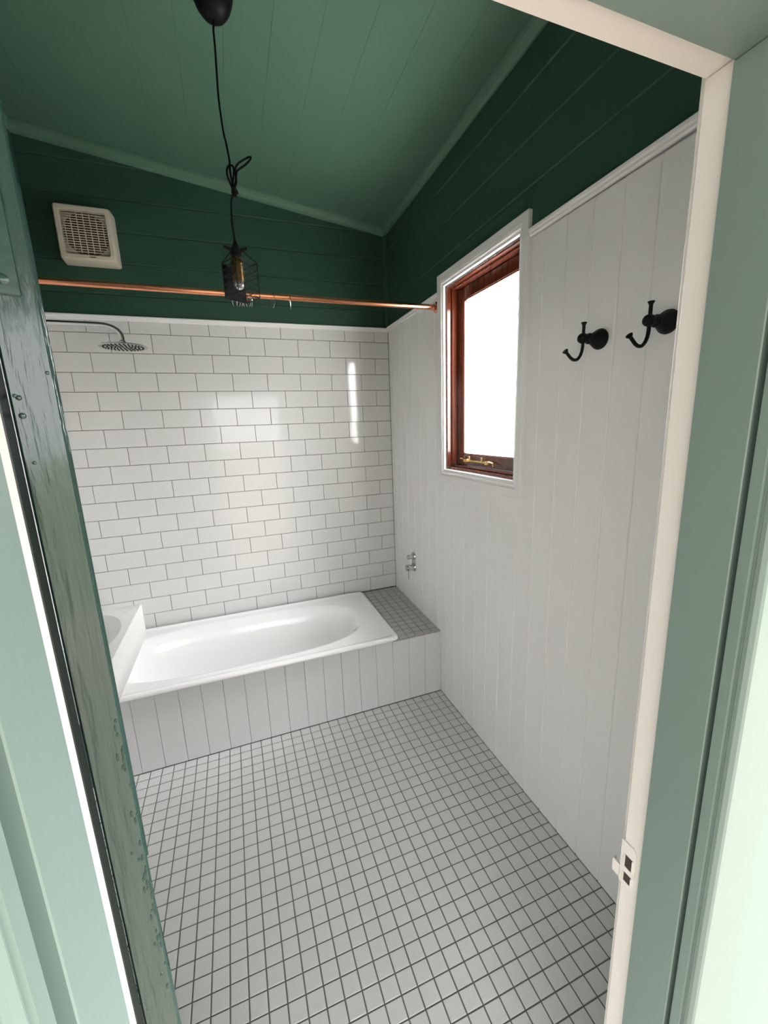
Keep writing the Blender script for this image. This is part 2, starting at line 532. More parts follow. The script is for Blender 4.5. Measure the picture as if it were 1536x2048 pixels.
# ---- door wall with the opening we look through
XSR, XRR = CX + 0.568, CX + 0.576          # right jamb : stop face / rebate face
XSL, XRL = CX - 0.1556, CX - 0.1651         # left jamb
ZS, ZR = 1.9926, 2.0007                    # head : stop / rebate
XO0, XO1, ZO = XSL - 0.03, XSR + 0.03, 2.03
mb = MB()
mb.box(-3.2, XO0, YO, YW, -0.15, 3.25).box(XO1, 3.4, YO, YW, -0.15, 4.2).box(XO0, XO1, YO, YW, ZO, 3.1)  # right part added past the house, tall, to stop window light spilling outdoors
wall_front = mb.build('wall_front', M_white)
tag(wall_front, kind='structure')
XA = XSR + 0.095                            # outer edge of the right architrave
XAL = XSL - 0.095
WB = 0.147
z = -0.145
while z < 2.52:
    for x0, x1 in ((XA + 0.001, 3.4), (-3.2, XAL - 0.001)) if z < 2.0 else ((-3.2, 3.4),):
        v = []
        for x in (x0, x1):
            v += [(x, YO - 0.001, z), (x, YO - 0.019, z), (x, YO - 0.0185, z + 0.012), (x, YO - 0.006, z + WB), (x, YO - 0.001, z + WB)]
        f = [(0, 1, 2, 3, 4), (9, 8, 7, 6, 5)] + [(i, 5 + i, 5 + (i + 1) % 5, (i + 1) % 5) for i in range(5)]
        o = put('weatherboard', make_mesh('weatherboard', v, f, M_sage), wall_front)
        fix_normals(o)
    z += WB

# ---- door frame
frame = empty('trim_9', (CX + 0.2, YW, 0), kind='structure')
frame['label'] = 'painted timber door frame around the bathroom doorway'
D = lambda a: CY + a
S1 = 0.374
def fr(name, x0, x1, d0, d1, z0, z1, material, c=0.0012):
    return MB().box(x0, x1, D(d0), D(d1), z0, z1, c).build(name, material, frame)
o = fr('jamb', XSR, XO1 - 0.0005, 0.3075, S1, -0.02, ZS, M_sage)
o['label'] = 'right jamb, sage green'
o = fr('jamb', XSL - 0.0295, XSL, 0.2985, S1, -0.02, ZS, M_sage)
o['label'] = 'left jamb, pale sage green'
fr('head_jamb', XSL - 0.0295, XO1 - 0.0005, 0.3075, S1, ZS + 0.0003, ZO - 0.001, M_sage)
o = fr('rebate', XRR, XO1 - 0.0005, S1 + .0003, 0.410, -0.02, ZR, M_trimwhite)
o['label'] = 'cream white door rebate with the strike plate'
fr('rebate', XSL - 0.0295, XRL, S1 + .0003, 0.410, -0.02, ZR, M_trimwhite)
fr('head_rebate', XSL - 0.0295, XO1 - 0.0005, S1 + .0003, 0.410, ZR + 0.0003, ZO - 0.001, M_trimwhite)
# inside architraves
fr('inner_architrave', CX + 0.5866, CX + 0.66, 0.4103, 0.4223, -0.0, 2.09, M_trimwhite, 0.002)
o = fr('inner_architrave', CX - 0.24, CX - 0.1652, 0.4103, 0.4284, -0.0, 2.09, M_gapshade, 0.002)  # dark colour stands in for the shadow between door edge and jamb
o['label'] = 'inner architrave beside the open door, coloured near black as the shaded gap'
fr('inner_architrave', CX - 0.1645, CX + 0.5862, 0.4103, 0.4223, 2.0145, 2.09, M_trimwhite, 0.002)
# recessed shadow joints, then the outside architraves
fr('shadow_joint', XSR + 0.014, XSR + 0.028, 0.2995, 0.3072, -0.02, ZS, M_sage, 0.0)
cv = MB().loft([[(x, D(d), zz) for x, d in ((XSL - 0.022, 0.2983), (XSL - 0.022, 0.2765), (XSL - 0.0285, 0.2765), (XSL - 0.0285, 0.2983))] for zz in (-0.02, ZS)], True, True, True).build('shadow_joint', M_sage, frame)
fix_normals(cv)
def architrave(x_edge, sgn, d_front, d_back, d_groove):
    """edge profile with a quirk and a rounded arris; runs from floor to above the head"""
    e = x_edge
    prof = [(e, d_back), (e, d_groove + 0.004), (e + sgn * 0.004, d_groove + 0.002), (e + sgn * 0.0045, d_groove), (e + sgn * 0.001, d_groove - 0.002),
            (e + sgn * 0.001, d_front + 0.006), (e + sgn * 0.004, d_front + 0.0015), (e + sgn * 0.008, d_front), (e + sgn * 0.089, d_front), (e + sgn * 0.093, d_front + 0.003), (e + sgn * 0.094, d_back)]
    rings = [[(x, D(d), zz) for x, d in prof] for zz in (-0.02, 2.085)]
    o = MB().loft(rings, True, True, True).build('outer_architrave', M_sage, frame)
    return fix_normals(o)
architrave(XSR, 1, 0.2710, 0.2994, 0.2835)
architrave(XSL, -1, 0.2480, 0.2760, 0.2575)
fr('outer_architrave', XSL + 0.0004, XSR - 0.0004, 0.271, 0.2994, ZS + 0.002, 2.085, M_sage, 0.003)
fr('door_sill', XSL - 0.03, XSR + 0.03, 0.26, 0.409, -0.05, -0.005, M_deck, 0.003)
# strike plate on the right rebate, painted over
sp = MB()
plate = [(0.3845, 0.795), (0.413, 0.795), (0.413, 0.884), (0.392, 0.884), (0.3865, 0.880), (0.3845, 0.872)]
sp.prism([(u, w) for u, w in plate], lambda u, w, d: (XRR + d, D(u), w), -0.0022, 0.0004)
sp.box(XRR - 0.0022, XRR + 0.0006, D(0.4125), D(0.427), 0.800, 0.826)
sp.box(XRR + 0.0002, XRR + 0.006, D(0.4255), D(0.4275), 0.800, 0.826)
plate_o = sp.build('strike_plate', M_trimwhite, frame)
fix_normals(plate_o)
for z0, z1 in ((0.836, 0.859), (0.806, 0.822)):
    s = MB().box(XRR - 0.0030, XRR - 0.0020, D(0.3905), D(0.4035), z0, z1).build('latch_hole', M_socket, plate_o)
    b = MB()
    for q in ((0.3893, 0.3905, z0, z1), (0.4035, 0.4047, z0, z1)):
        b.box(XRR - 0.0042, XRR - 0.0020, D(q[0]), D(q[1]), q[2], q[3])
    b.box(XRR - 0.0042, XRR - 0.0020, D(0.3893), D(0.4047), z0 - 0.0015, z0)
    b.build('latch_rim', M_trimwhite, plate_o)

# ---- the open door leaf : we see its hinge edge
pa = Vector((CX - 0.1655, CY + 0.4288, 0)); pb = Vector((CX - 0.1350, CY + 0.4388, 0))
ed = (pb - pa).normalized(); ln = Vector((-ed.y, ed.x, 0))
W_T = (pb - pa).length
door = empty('door_1', pa, kind='structure')
door['label'] = 'dark green gloss timber door standing open, seen along its hinge edge'
def dm(s, t, zz): return pa + ed * s + ln * t + Vector((0, 0, zz))
def dbox(name, s0, s1, t0, t1, z0, z1, material, parent, c=0.0):
    mb = MB().box(s0, s1, t0, t1, z0, z1, c)
    mb.v = [tuple(dm(*p)) for p in mb.v]
    return mb.build(name, material, parent)
dbox('door_leaf', 0, W_T, 0, 0.71, 0.008, 1.99, M_door, door, 0.0018)
for z0, z1 in ((0.22, 0.85), (1.05, 1.85)):
    for t0, t1 in ((0.10, 0.32), (0.39, 0.61)):
        dbox('panel', -0.004, W_T + 0.004, t0, t1, z0, z1, M_door, door, 0.003)
hg = dbox('hinge', -0.001, 0.0215, -0.0022, 0.001, 1.722, 1.83, M_metalleaf, door, 0.0008)
kn = MB().lathe([(0.0048, 1.722), (0.0052, 1.724), (0.0052, 1.828), (0.0048, 1.83)], dm(-0.0045, -0.004, 0), (0, 0, 1), 10)
kn.build('hinge_knuckle', M_metalleaf, door, True)
def dome(s, zz, r, h, name, material, parent):
    o = MB().lathe([(r, -0.0008), (r, h * 0.3), (r * 0.75, h * 0.8), (r * 0.25, h), (0.0, h)], dm(s, -0.0002, zz), -ln, 10).build(name, material, parent, True)
    return o
for s, zz, r in ((0.0115, 1.733, 0.0042), (0.0115, 1.776, 0.0042), (0.0115, 1.818, 0.0042)):
    o = MB().lathe([(r, 0.0), (r, 0.0032), (r * 0.7, 0.0040), (0, 0.0040)], dm(s, 0, zz), -ln, 12).build('screw', M_metalleaf, door, True)
for s, zz, r in ((0.0062, 1.6435, 0.0022), (0.0062, 1.629, 0.0026), (0.0075, 1.590, 0.0016), (0.028, 1.664, 0.0016), (0.004, 1.645, 0.0016)):
    dome(s, zz, r, 0.0014, 'paint_bump', M_door, door)
rr = random.Random(3)
for i in range(44):                        # bare chips of paint along the outer arris
    zz = rr.uniform(1.02, 1.33) if i % 4 else rr.uniform(0.85, 1.33)
    s = 0.0325 - abs(rr.gauss(0, 0.0035)) - 0.0015
    a = rr.uniform(0.0007, 0.0016); h = rr.uniform(0.002, 0.006)
    o = MB().loft([[dm(s + a * k * math.cos(2 * PI * q / 8), -0.0003 - e, zz + h * k * math.sin(2 * PI * q / 8)) for q in range(8)] for k, e in ((1.0, -0.0002), (0.8, 0.0004))], True, False, True).build('paint_chip', M_chip, door)
    fix_normals(o)

# ---- outside : verandah deck
deck = MB().box(-6.5, 3.0, -6.4, CY + 0.26, -0.20, -0.075).build('floor_outside', M_deck)
tag(deck, kind='structure')
yard = MB().box(-40, 40, -60, 40, -0.60, -0.50).build('ground', M_yard)
tag(yard, kind='structure')

shade_roof = MB().box(-6.5, 0.95, -6.0, YO - 0.022, 2.55, 2.62).build('shade_roof', M_sage)  # unseen verandah roof, added and sized to cut high sky and sun
tag(shade_roof, kind='structure')

# ---- window in the right wall
win = empty('window_1', (0, (OY0 + OY1) / 2, OZ0), kind='structure')
win['label'] = 'frosted cedar awning window with white architrave'
AY0, AY1, AZ0, AZ1 = -1.405, -0.730, 1.309, 2.321
IY0, IY1, IZ0, IZ1 = -1.352, -0.783, 1.376, 2.262
aprof = [(0.0, 0.0), (0.0, 0.016), (0.003, 0.018), (0.028, 0.018), (0.0285, 0.0125), (0.0305, 0.0115), (0.033, 0.0155), (0.037, 0.0165), (0.041, 0.0145), (0.0425, 0.0085), (0.0450, 0.0075), (0.048, 0.0105), (0.051, 0.0100), (0.053, 0.007), (0.053, -0.0030)]
def arch_piece(p):
    """p = outer corners a,b and inner corners c,d ; profile runs outer -> inner"""
    (oy, oz, iy, iz), (oy2, oz2, iy2, iz2) = p
    W = 0.053
    rings = []
    for (y0, z0, y1, z1) in p:
        rings.append([(-h, y0 + (y1 - y0) * u / W, z0 + (z1 - z0) * u / W) for u, h in aprof])
    o = MB().loft(rings, True, True, True).build('architrave', M_white, win)
    return fix_normals(o)
C4 = [(AY0, AZ0, IY0, IZ0), (AY1, AZ0, IY1, IZ0), (AY1, AZ1, IY1, IZ1), (AY0, AZ1, IY0, IZ1)]
for i in range(4):
    arch_piece((C4[i], C4[(i + 1) % 4]))
def ring_box(name, y0, y1, z0, z1, w, x0, x1, material, parent, c=0.002, wb=None):
    """four mitre-less members of a rectangular frame"""
    wb = wb or w
    out = []
    for nm, q in (('stile', (y0, y0 + w, z0, z1)), ('stile', (y1 - w, y1, z0, z1)), ('rail', (y0 + w, y1 - w, z1 - w, z1)), ('rail', (y0 + w, y1 - w, z0, z0 + wb))):
        out.append(MB().box(x0, x1, q[0], q[1], q[2], q[3], c).build(name if name else nm, material, parent))
    return out
ring_box('timber_frame', IY0, IY1, IZ0, IZ1, 0.0125, 0.0035, 0.125, M_timber, win, 0.0015)
ring_box('timber_stop', IY0 + 0.0125, IY1 - 0.0125, IZ0 + 0.0125, IZ1 - 0.0125, 0.0105, 0.026, 0.125, M_timber, win, 0.003)
sash = empty('sash', (0.05, (IY0 + IY1) / 2, IZ0), None)
sash.parent = win
sash.matrix_parent_inverse = Matrix.Translation(-win.location)
GY0, GY1, GZ0, GZ1 = IY0 + 0.024, IY1 - 0.024, IZ0 + 0.024, IZ1 - 0.024
def sash_put(mb, name, material, smooth=False):
    o = mb.build(name, material, None, smooth)
    o.parent = sash
    o.matrix_parent_inverse = Matrix.Translation(-Vector((0.05, (IY0 + IY1) / 2, IZ0)))
    return o
w = 0.054
for nm, q in (('stile', (GY0, GY0 + w, GZ0, GZ1)), ('stile', (GY1 - w, GY1, GZ0, GZ1)), ('rail', (GY0 + w, GY1 - w, GZ1 - w, GZ1)), ('rail', (GY0 + w, GY1 - w, GZ0, GZ0 + w))):
    sash_put(MB().box(0.056, 0.088, q[0], q[1], q[2], q[3], 0.002), nm, M_timber)
PY0, PY1, PZ0, PZ1 = GY0 + w, GY1 - w, GZ0 + w, GZ1 - w
sash_put(MB().box(0.0715, 0.0765, PY0 - 0.0003, PY1 + 0.0003, PZ0 - 0.0003, PZ1 + 0.0003), 'glass_pane', M_glass)
for q in ((PY0, PY0 + 0.005, PZ0, PZ1), (PY1 - 0.005, PY1, PZ0, PZ1), (PY0, PY1, PZ0, PZ0 + 0.005), (PY0, PY1, PZ1 - 0.005, PZ1)):
    sash_put(MB().box(0.060, 0.0712, q[0], q[1], q[2], q[3]), 'glazing_bead', M_timber)
# brass casement stay on the bottom rail
st = MB()
st.box(0.042, 0.048, -1.105, -0.905, 1.4200, 1.4295, 0.0012)
st.box(0.034, 0.0555, -0.930, -0.900, 1.417, 1.433, 0.0015)
st.box(0.034, 0.0555, -1.112, -1.086, 1.415, 1.433, 0.0015)
st.tube([(0.043, -0.905, 1.427), (0.042, -0.885, 1.432), (0.041, -0.866, 1.433)], 0.0048, 8)
st.tube([(0.043, -1.105, 1.427), (0.041, -1.125, 1.427), (0.041, -1.142, 1.425), (0.042, -1.145, 1.411)], 0.0045, 8)
stay = st.build('stay', M_brass, win, True)
for yy in (-0.945, -1.051):
    MB().lathe([(0.0055, 0), (0.0055, 0.014), (0.0045, 0.021), (0, 0.022)], (0.043, yy, 1.425), (0, 0, 1), 8).build('stay_pin', M_brass, stay, True)

# ================================================================== THINGS
# ---- bath surround : boarded front, tiled ledge
sur = empty('bath_surround', (-0.95, YF + 0.02, 0), 'white boarded bath surround with a grey mosaic ledge beside the wall', 'bath surround')
mb = MB()
mb.box(XL + 0.001, -0.0005, YF + 0.0098, YF + 0.030, 0.0, 0.398)
mb.box(-0.272, -0.0005, YF + 0.030, -0.001, 0.300, 0.398)
mb.build('carcass', M_fgrout, sur)
TOPB = 0.4005
jp = [-0.0003, -0.105] + [-0.105 - 0.10145 * k for k in range(1, 18)]
for b, a in zip(jp[:-1], jp[1:]):
    a = max(a, XL + 0.001)
    if b - a < 0.01: continue
    c = 0.0022
    a += 0.0005; b -= 0.0005
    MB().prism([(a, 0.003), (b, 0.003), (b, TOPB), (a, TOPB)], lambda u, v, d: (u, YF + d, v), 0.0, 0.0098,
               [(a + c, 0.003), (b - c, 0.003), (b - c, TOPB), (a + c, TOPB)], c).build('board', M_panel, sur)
for k in range(6):
    x1 = -0.0015 - k * P_T; x0 = x1 - T_W
    for r in range(14):
        y1 = -0.004 - (YF * -1 - 0.0045) * 0 - r * 0.0504; y0 = y1 - 0.0466
        if r == 13: y0 = YF + 0.0
        if y1 < YF + 0.01: continue
        zz = 0.4225 - 0.020 * (r / 13.0)
        me = tile_mesh(x1 - x0, y1 - y0, 0.006, M_ltile, 'l')
        o = put('tile', me, sur, ((x0 + x1) / 2, (y0 + y1) / 2, zz))
# sloping bed under the ledge tiles
v = [(-0.305, YF + 0.001, 0.398), (-0.0005, YF + 0.001, 0.398), (-0.0005, -0.001, 0.398), (-0.305, -0.001, 0.398),
     (-0.305, YF + 0.001, 0.3995), (-0.0005, YF + 0.001, 0.3995), (-0.0005, -0.001, 0.4195), (-0.305, -0.001, 0.4195)]
o = put('ledge_bed', make_mesh('ledge_bed', v, [(0, 3, 2, 1), (4, 5, 6, 7), (0, 1, 5, 4), (1, 2, 6, 5), (2, 3, 7, 6), (3, 0, 4, 7)], M_fgrout), sur)

# ---- bathtub
tub = empty('bathtub', (-1.09, -0.385, 0.02), 'white enamel bathtub set into the boarded surround below the tiled wall', 'bathtub')
def se(cx, cy, a, b, n, z, N=112):
    out = []
    for i in range(N):
        t = 2 * PI * i / N
        c, s = math.cos(t), math.sin(t)
        out.append((cx + a * math.copysign(abs(c) ** (2 / n), c), cy + b * math.copysign(abs(s) ** (2 / n), s), z))
    return out
def rrect(x0, x1, y0, y1, r, z, N=112):
    """rounded rectangle sampled by the same angle so rings line up with se()"""
    out = []
    cx, cy, a, b = (x0 + x1) / 2, (y0 + y1) / 2, (x1 - x0) / 2, (y1 - y0) / 2
    for i in range(N):
        t = 2 * PI * i / N
        c, s = math.cos(t), math.sin(t)
        k = min(a / max(abs(c) ** 0.5, 1e-6) if True else 0, 1e9)
        e = 34.0
        out.append((cx + a * math.copysign(abs(c) ** (2 / e), c), cy + b * math.copysign(abs(s) ** (2 / e), s), z))
    return out
TX0, TX1, TY0, TY1 = XL + 0.002, -0.279, -0.748, -0.024
def rim(i, z): return rrect(TX0 + i, TX1 - i, TY0 + i, TY1 - i, 0.02, z)
bx, by = -1.10, -0.386
rings = [rim(0.012, 0.4245), rim(0.003, 0.4235), rim(0.0, 0.4275), rim(0.0, 0.4375), rim(0.004, 0.4445), rim(0.012, 0.4480), rim(0.020, 0.4475), rim(0.027, 0.4435), rim(0.034, 0.4405), rim(0.044, 0.4395)]
A, Bh = 0.700, 0.292
for da, z, n in ((-0.006, 0.4392, 2.9), (0.004, 0.4380, 2.9), (0.014, 0.4340, 2.9), (0.025, 0.4260, 2.9), (0.038, 0.410, 2.9), (0.052, 0.38, 2.9), (0.070, 0.32, 3.0), (0.088, 0.25, 3.0), (0.108, 0.19, 3.0), (0.130, 0.155, 3.0), (0.160, 0.138, 3.0), (0.22, 0.132, 2.8)):
    rings.append(se(bx, by, A - da * 1.25, Bh - da * 0.9, n, z))
rings.append(se(bx, by, 0.2, 0.03, 2.2, 0.130))
o = MB().loft(rings, True, False, True).build('tub_shell', M_enamel, tub, True, 60)
for x in (-1.5, -0.7):
    MB().box(x - 0.03, x + 0.03, by - 0.14, by + 0.14, 0.0, 0.122).build('cradle', M_dark, tub)
MB().lathe([(0.024, 0.0), (0.024, 0.003), (0.019, 0.005), (0.0, 0.004)], (-1.55, by, 0.1325), (0, 0, 1), 20).build('waste', M_chrome, tub, True)

# ---- washbasin on the left wall
bas = empty('washbasin', (XL, -0.97, 0.695), 'thick white rectangular washbasin on the left wall beside the open door', 'washbasin')
BXX0, BXX1, BY0, BY1, BZ0, BZ1 = XL + 0.0005, -1.519, -1.27, -0.668, 0.696, 0.850
ecx, ecy, ea, eb = -1.702, -0.945, 0.150, 0.222
N = 112
def brect(i, z): return rrect(BXX0 + i, BXX1 - i, BY0 + i, BY1 - i, 0, z, N)
def boxring(i, z):
    out = []
    cx, cy, a, b = (BXX0 + BXX1) / 2, (BY0 + BY1) / 2, (BXX1 - BXX0) / 2 - i, (BY1 - BY0) / 2 - i
    for q in range(N):
        t = 2 * PI * q / N
        c, s = math.cos(t), math.sin(t)
        k = 1 / max(abs(c), abs(s))
        out.append((cx + a * c * k, cy + b * s * k, z))
    return out
rings = [boxring(0.002, BZ0), boxring(0.0, BZ0 + 0.002), boxring(0.0, BZ1 - 0.003), boxring(0.003, BZ1)]
rings += [se(ecx, ecy, ea + 0.004, eb + 0.004, 2.0, BZ1, N)]
for kx, z in ((0.0, BZ1 - 0.004), (0.008, BZ1 - 0.03), (0.022, BZ1 - 0.07), (0.045, BZ1 - 0.105), (0.080, BZ1 - 0.122), (0.125, BZ1 - 0.128)):
    rings.append(se(ecx, ecy, ea - kx, eb - kx * 1.25, 2.0, z, N))
o = MB().loft(rings, True, True, True).build('basin_slab', M_stone, bas, True, 45)
MB().lathe([(0.018, 0.0), (0.018, 0.003), (0.012, 0.004), (0, 0.0035)], (ecx, ecy, BZ1 - 0.1285), (0, 0, 1), 18).build('waste', M_chrome, bas, True)

# ---- copper curtain rod
RY, RZ = -0.690, 2.192
rod = empty('curtain_rod', (0, RY, RZ), 'polished copper shower curtain rod across the bath below the green boards', 'curtain rod')
MB().lathe([(0.0128, 0.0008), (0.0128, 1.899)], (0, RY, RZ), (-1, 0, 0), 20).build('pipe', M_copper, rod, True)
for x, s in ((-0.0006, -1), (XL + 0.0006, 1)):
    MB().lathe([(0.026, 0.0), (0.026, 0.003), (0.019, 0.005), (0.016, 0.018), (0.0130, 0.020)], (x, RY, RZ), (s, 0, 0), 20).build('flange', M_copper, rod, True)

# ---- curtain rings
def ring_mesh(w, h, tilt):
    pts = []
    for i in range(22):
        t = 2 * PI * i / 22
        pts.append((math.sin(tilt) * w * math.cos(t), math.cos(tilt) * w * math.cos(t), h * math.sin(t)))
    return pts
proto = None
GRP = 'curtain rings on the copper rod'
ring_x = [-0.9826, -0.9682, -0.9578, -0.9475, -0.9371, -0.9266, -0.9161, -0.9077, -0.8155, -0.7383]
for i, x in enumerate(ring_x):
    if i == 0:
        r0 = empty('curtain_ring', (x, RY, RZ - 0.0165))
        wire = MB().tube(ring_mesh(0.023, 0.0315, 0.0), 0.0013, 6, True).build('wire', M_chrome, r0, True)
        wire.matrix_parent_inverse = Matrix.Identity(4)
        bead = MB().lathe([(0.0, -0.003), (0.0024, -0.0016), (0.003, 0.0), (0.0024, 0.0016), (0.0, 0.003)], (0, 0, 0.0315), (0, 1, 0), 10).build('roller', M_chrome, r0, True)
        bead.matrix_parent_inverse = Matrix.Identity(4)
        o = r0
    else:
        o = r0.copy(); COL.objects.link(o)
        for ch in (wire, bead):
            c = ch.copy(); COL.objects.link(c); c.parent = o
        o.location.x = x
    o.rotation_euler = (0, 0, random.uniform(-0.35, 0.35) if i < 8 else (0.25 if i == 8 else -0.12))
    if i < 8:
        lab = 'chrome curtain ring bunched close behind the caged lamp'
    elif i == 8:
        lab = 'chrome curtain ring hanging alone just right of the caged lamp'
    else:
        lab = 'chrome curtain ring hanging alone, nearest the window end of the rod'
    tag(o, lab, 'curtain ring', GRP)

# ---- shower arm and rose
SY = -0.36
sh = empty('shower', (XL, SY, 2.115), 'chrome overhead shower arm with a flat round rose against white tiles', 'shower')
arm = [(XL + 0.0006, SY, 2.116), (-1.7, SY, 2.116), (-1.57, SY, 2.116)]
for i in range(1, 9):
    t = PI / 2 * i / 8
    arm.append((-1.57 + 0.085 * math.sin(t), SY, 2.116 - 0.055 * (1 - math.cos(t))))
arm.append((-1.485, SY, 2.044))
MB().tube(arm, 0.0105, 12).build('arm', M_chrome, sh, True)
MB().lathe([(0.030, 0), (0.030, 0.004), (0.012, 0.008)], (XL + 0.0005, SY, 2.116), (1, 0, 0), 20).build('wall_flange', M_chrome, sh, True)
MB().lathe([(0.011, 0.0), (0.015, 0.004), (0.015, 0.016), (0.011, 0.018)], (-1.485, SY, 2.048), (0, 0, -1), 16).build('swivel', M_chrome, sh, True)
MB().lathe([(0.0, 0.0), (0.02, 0.0), (0.060, 0.004), (0.098, 0.008), (0.1015, 0.011), (0.0995, 0.014), (0.0, 0.014)], (-1.485, SY, 2.031), (0, 0, -1), 40).build('rose', M_chrome, sh, True, 25)
nz = MB()
for ring_i, cnt in ((1, 6), (2, 12), (3, 18), (4, 24), (5, 30)):
    for q in range(cnt):
        t = 2 * PI * (q + 0.5 * (ring_i % 2)) / cnt
        r = ring_i * 0.0165
        nz.lathe([(0.0036, 0), (0.003, 0.003), (0.0, 0.003)], (-1.485 + r * math.cos(t), SY + r * math.sin(t), 2.0172), (0, 0, -1), 6)
o = nz.build('nozzles', M_dark, sh)
tag(o, kind='stuff')

# ---- bath mixer on the right wall
MY = -0.348
mx = empty('bath_mixer', (0, MY, 0.725), 'chrome two handle bath mixer on the white boarded wall above the ledge', 'bath mixer')
outl = []
for i in range(20):
    t = PI * i / 19
    outl.append((MY + 0.030 * math.cos(t), 0.762 + 0.030 * math.sin(t)))
for i in range(20):
    t = PI + PI * i / 19
    outl.append((MY + 0.030 * math.cos(t), 0.688 + 0.030 * math.sin(t)))
inn = [(MY + (u - MY) * 0.94, 0.725 + (w - 0.725) * 0.975) for u, w in outl]
o = MB().prism(outl, lambda u, v, d: (-0.006 + d, u, v), 0.0, 0.0056, inn, 0.0012).build('cover_plate', M_chrome, mx)
fix_normals(o)
MB().lathe([(0.020, 0.0), (0.020, 0.010), (0.0155, 0.011), (0.0155, 0.040), (0.0145, 0.042), (0, 0.042)], (-0.0055, MY, 0.761), (-1, 0, 0), 20).build('diverter_knob', M_chrome, mx, True)
hd = MB().lathe([(0.022, 0.0), (0.022, 0.014), (0.019, 0.016), (0.019, 0.022), (0.0215, 0.023), (0.0215, 0.050), (0.020, 0.053), (0, 0.053)], (-0.0055, MY, 0.688), (-1, 0, 0), 22).build('mixer_handle', M_chrome, mx, True)
MB().lathe([(0.0028, 0.0), (0.0028, 0.062), (0.002, 0.064), (0, 0.064)], (-0.043, MY, 0.672), (0, 0, -1), 10).build('lever_pin', M_chrome, hd, True)

# ---- robe hooks
def hook_parts(root):
    def lp(mb, nm):
        o = mb.build(nm, M_black, root, True)
        o.matrix_parent_inverse = Matrix.Identity(4)
        return o
    lp(MB().lathe([(0.0285, 0.0), (0.0295, 0.003), (0.0285, 0.008), (0.0255, 0.014), (0.020, 0.024), (0.016, 0.034), (0.0145, 0.039)], (0, 0, 0), (-1, 0, 0), 24), 'base')
    lp(MB().lathe([(0.0105, 0.036), (0.0145, 0.040), (0.0155, 0.045), (0.0135, 0.050), (0.0105, 0.053), (0.0105, 0.056)], (0, 0, 0), (-1, 0, 0), 20), 'neck')
    lp(MB().lathe([(0.0, 0.0), (0.009, 0.0), (0.0128, 0.003), (0.0142, 0.009), (0.0142, 0.014), (0.0125, 0.020), (0.008, 0.024), (0.0, 0.025)], (-0.056, 0, 0), (-1, 0, 0), 20), 'finial')
    pts = [(-0.0660, 0, 0.036), (-0.0660, 0, 0.01), (-0.0660, 0, -0.014), (-0.0675, 0, -0.032), (-0.0735, 0, -0.048), (-0.0840, 0, -0.0585), (-0.0960, 0, -0.0600), (-0.1070, 0, -0.0555), (-0.1170, 0, -0.0475), (-0.1250, 0, -0.0405)]
    lp(MB().tube(spline(pts, 5), 0.0044, 10), 'arm')
    lp(MB().lathe([(0.0044, 0), (0.0050, 0.003), (0.0078, 0.0075), (0.0082, 0.009), (0.006, 0.010), (0.0, 0.010)], (-0.0660, 0, 0.034), (0, 0, 1), 14), 'upper_tip')
    lp(MB().lathe([(0.0044, 0), (0.0050, 0.002), (0.0080, 0.0065), (0.0084, 0.0085), (0.006, 0.0095), (0.0, 0.0095)], (-0.1235, 0, -0.0418), (-0.75, 0, 0.66), 14), 'lower_tip')
HG = 'black robe hooks on the white boards'
h1 = empty('robe_hook', (-0.0006, -1.727, 1.8375), 'matt black robe hook on the white boards, the one nearer the window', 'hook', HG)
hook_parts(h1)
h2 = h1.copy(); COL.objects.link(h2)
h2.location = (-0.0006, -1.931, 1.8385)
h2['label'] = 'matt black robe hook on the white boards, the one close to the door frame'
for ch in list(h1.children):
    c = ch.copy(); COL.objects.link(c); c.parent = h2

# ---- exhaust fan on the back wall
FX0, FX1, FZ0, FZ1, FD = -1.748, -1.499, 2.470, 2.722, 0.088
fan = empty('exhaust_fan', ((FX0 + FX1) / 2, 0, (FZ0 + FZ1) / 2), 'cream square exhaust fan with dusty louvres on the dark green wall', 'fan')
fx, fz = (FX0 + FX1) / 2, (FZ0 + FZ1) / 2
def sq(i, d):
    r = 0.012
    x0, x1, z0, z1 = FX0 + i, FX1 - i, FZ0 + i, FZ1 - i
    out = []
    for cx, cz, a0 in ((x1 - r, z1 - r, 0), (x0 + r, z1 - r, 90), (x0 + r, z0 + r, 180), (x1 - r, z0 + r, 270)):
        for k in range(4):
            t = math.radians(a0 + 30 * k)
            out.append((cx + r * math.cos(t), -d, cz + r * math.sin(t)))
    return out
rings = [sq(0.0, 0.0006), sq(0.0, 0.012), sq(0.003, FD - 0.014), sq(0.006, FD - 0.004), sq(0.011, FD), sq(0.026, FD), sq(0.030, FD - 0.006), sq(0.030, FD - 0.032)]
o = MB().loft(rings, True, True, True).build('housing', M_fan, fan, True, 30)
fix_normals(o)
disc = MB().lathe([(0.097, 0.0), (0.097, 0.0012), (0.0, 0.0012)], (fx, -(FD - 0.0317), fz + 0.003), (0, -1, 0), 36).build('fan_opening', M_dust, fan)
disc['label'] = 'round opening brown with dust'
n_sl = 17
for i in range(n_sl):
    zc = FZ0 + 0.040 + (FZ1 - FZ0 - 0.075) * i / (n_sl - 1)
    yf = -(FD - 0.0005)
    v = []
    for x in (FX0 + 0.0305, FX1 - 0.0305):
        v += [(x, yf, zc - 0.0022), (x, yf, zc + 0.0014), (x, yf + 0.013, zc + 0.0058), (x, yf + 0.013, zc + 0.0022)]
    f = [(0, 1, 2, 3), (7, 6, 5, 4)] + [(q, 4 + q, 4 + (q + 1) % 4, (q + 1) % 4) for q in range(4)]
    o = put('louvre', make_mesh('louvre', v, f, M_fan), fan)
    fix_normals(o)
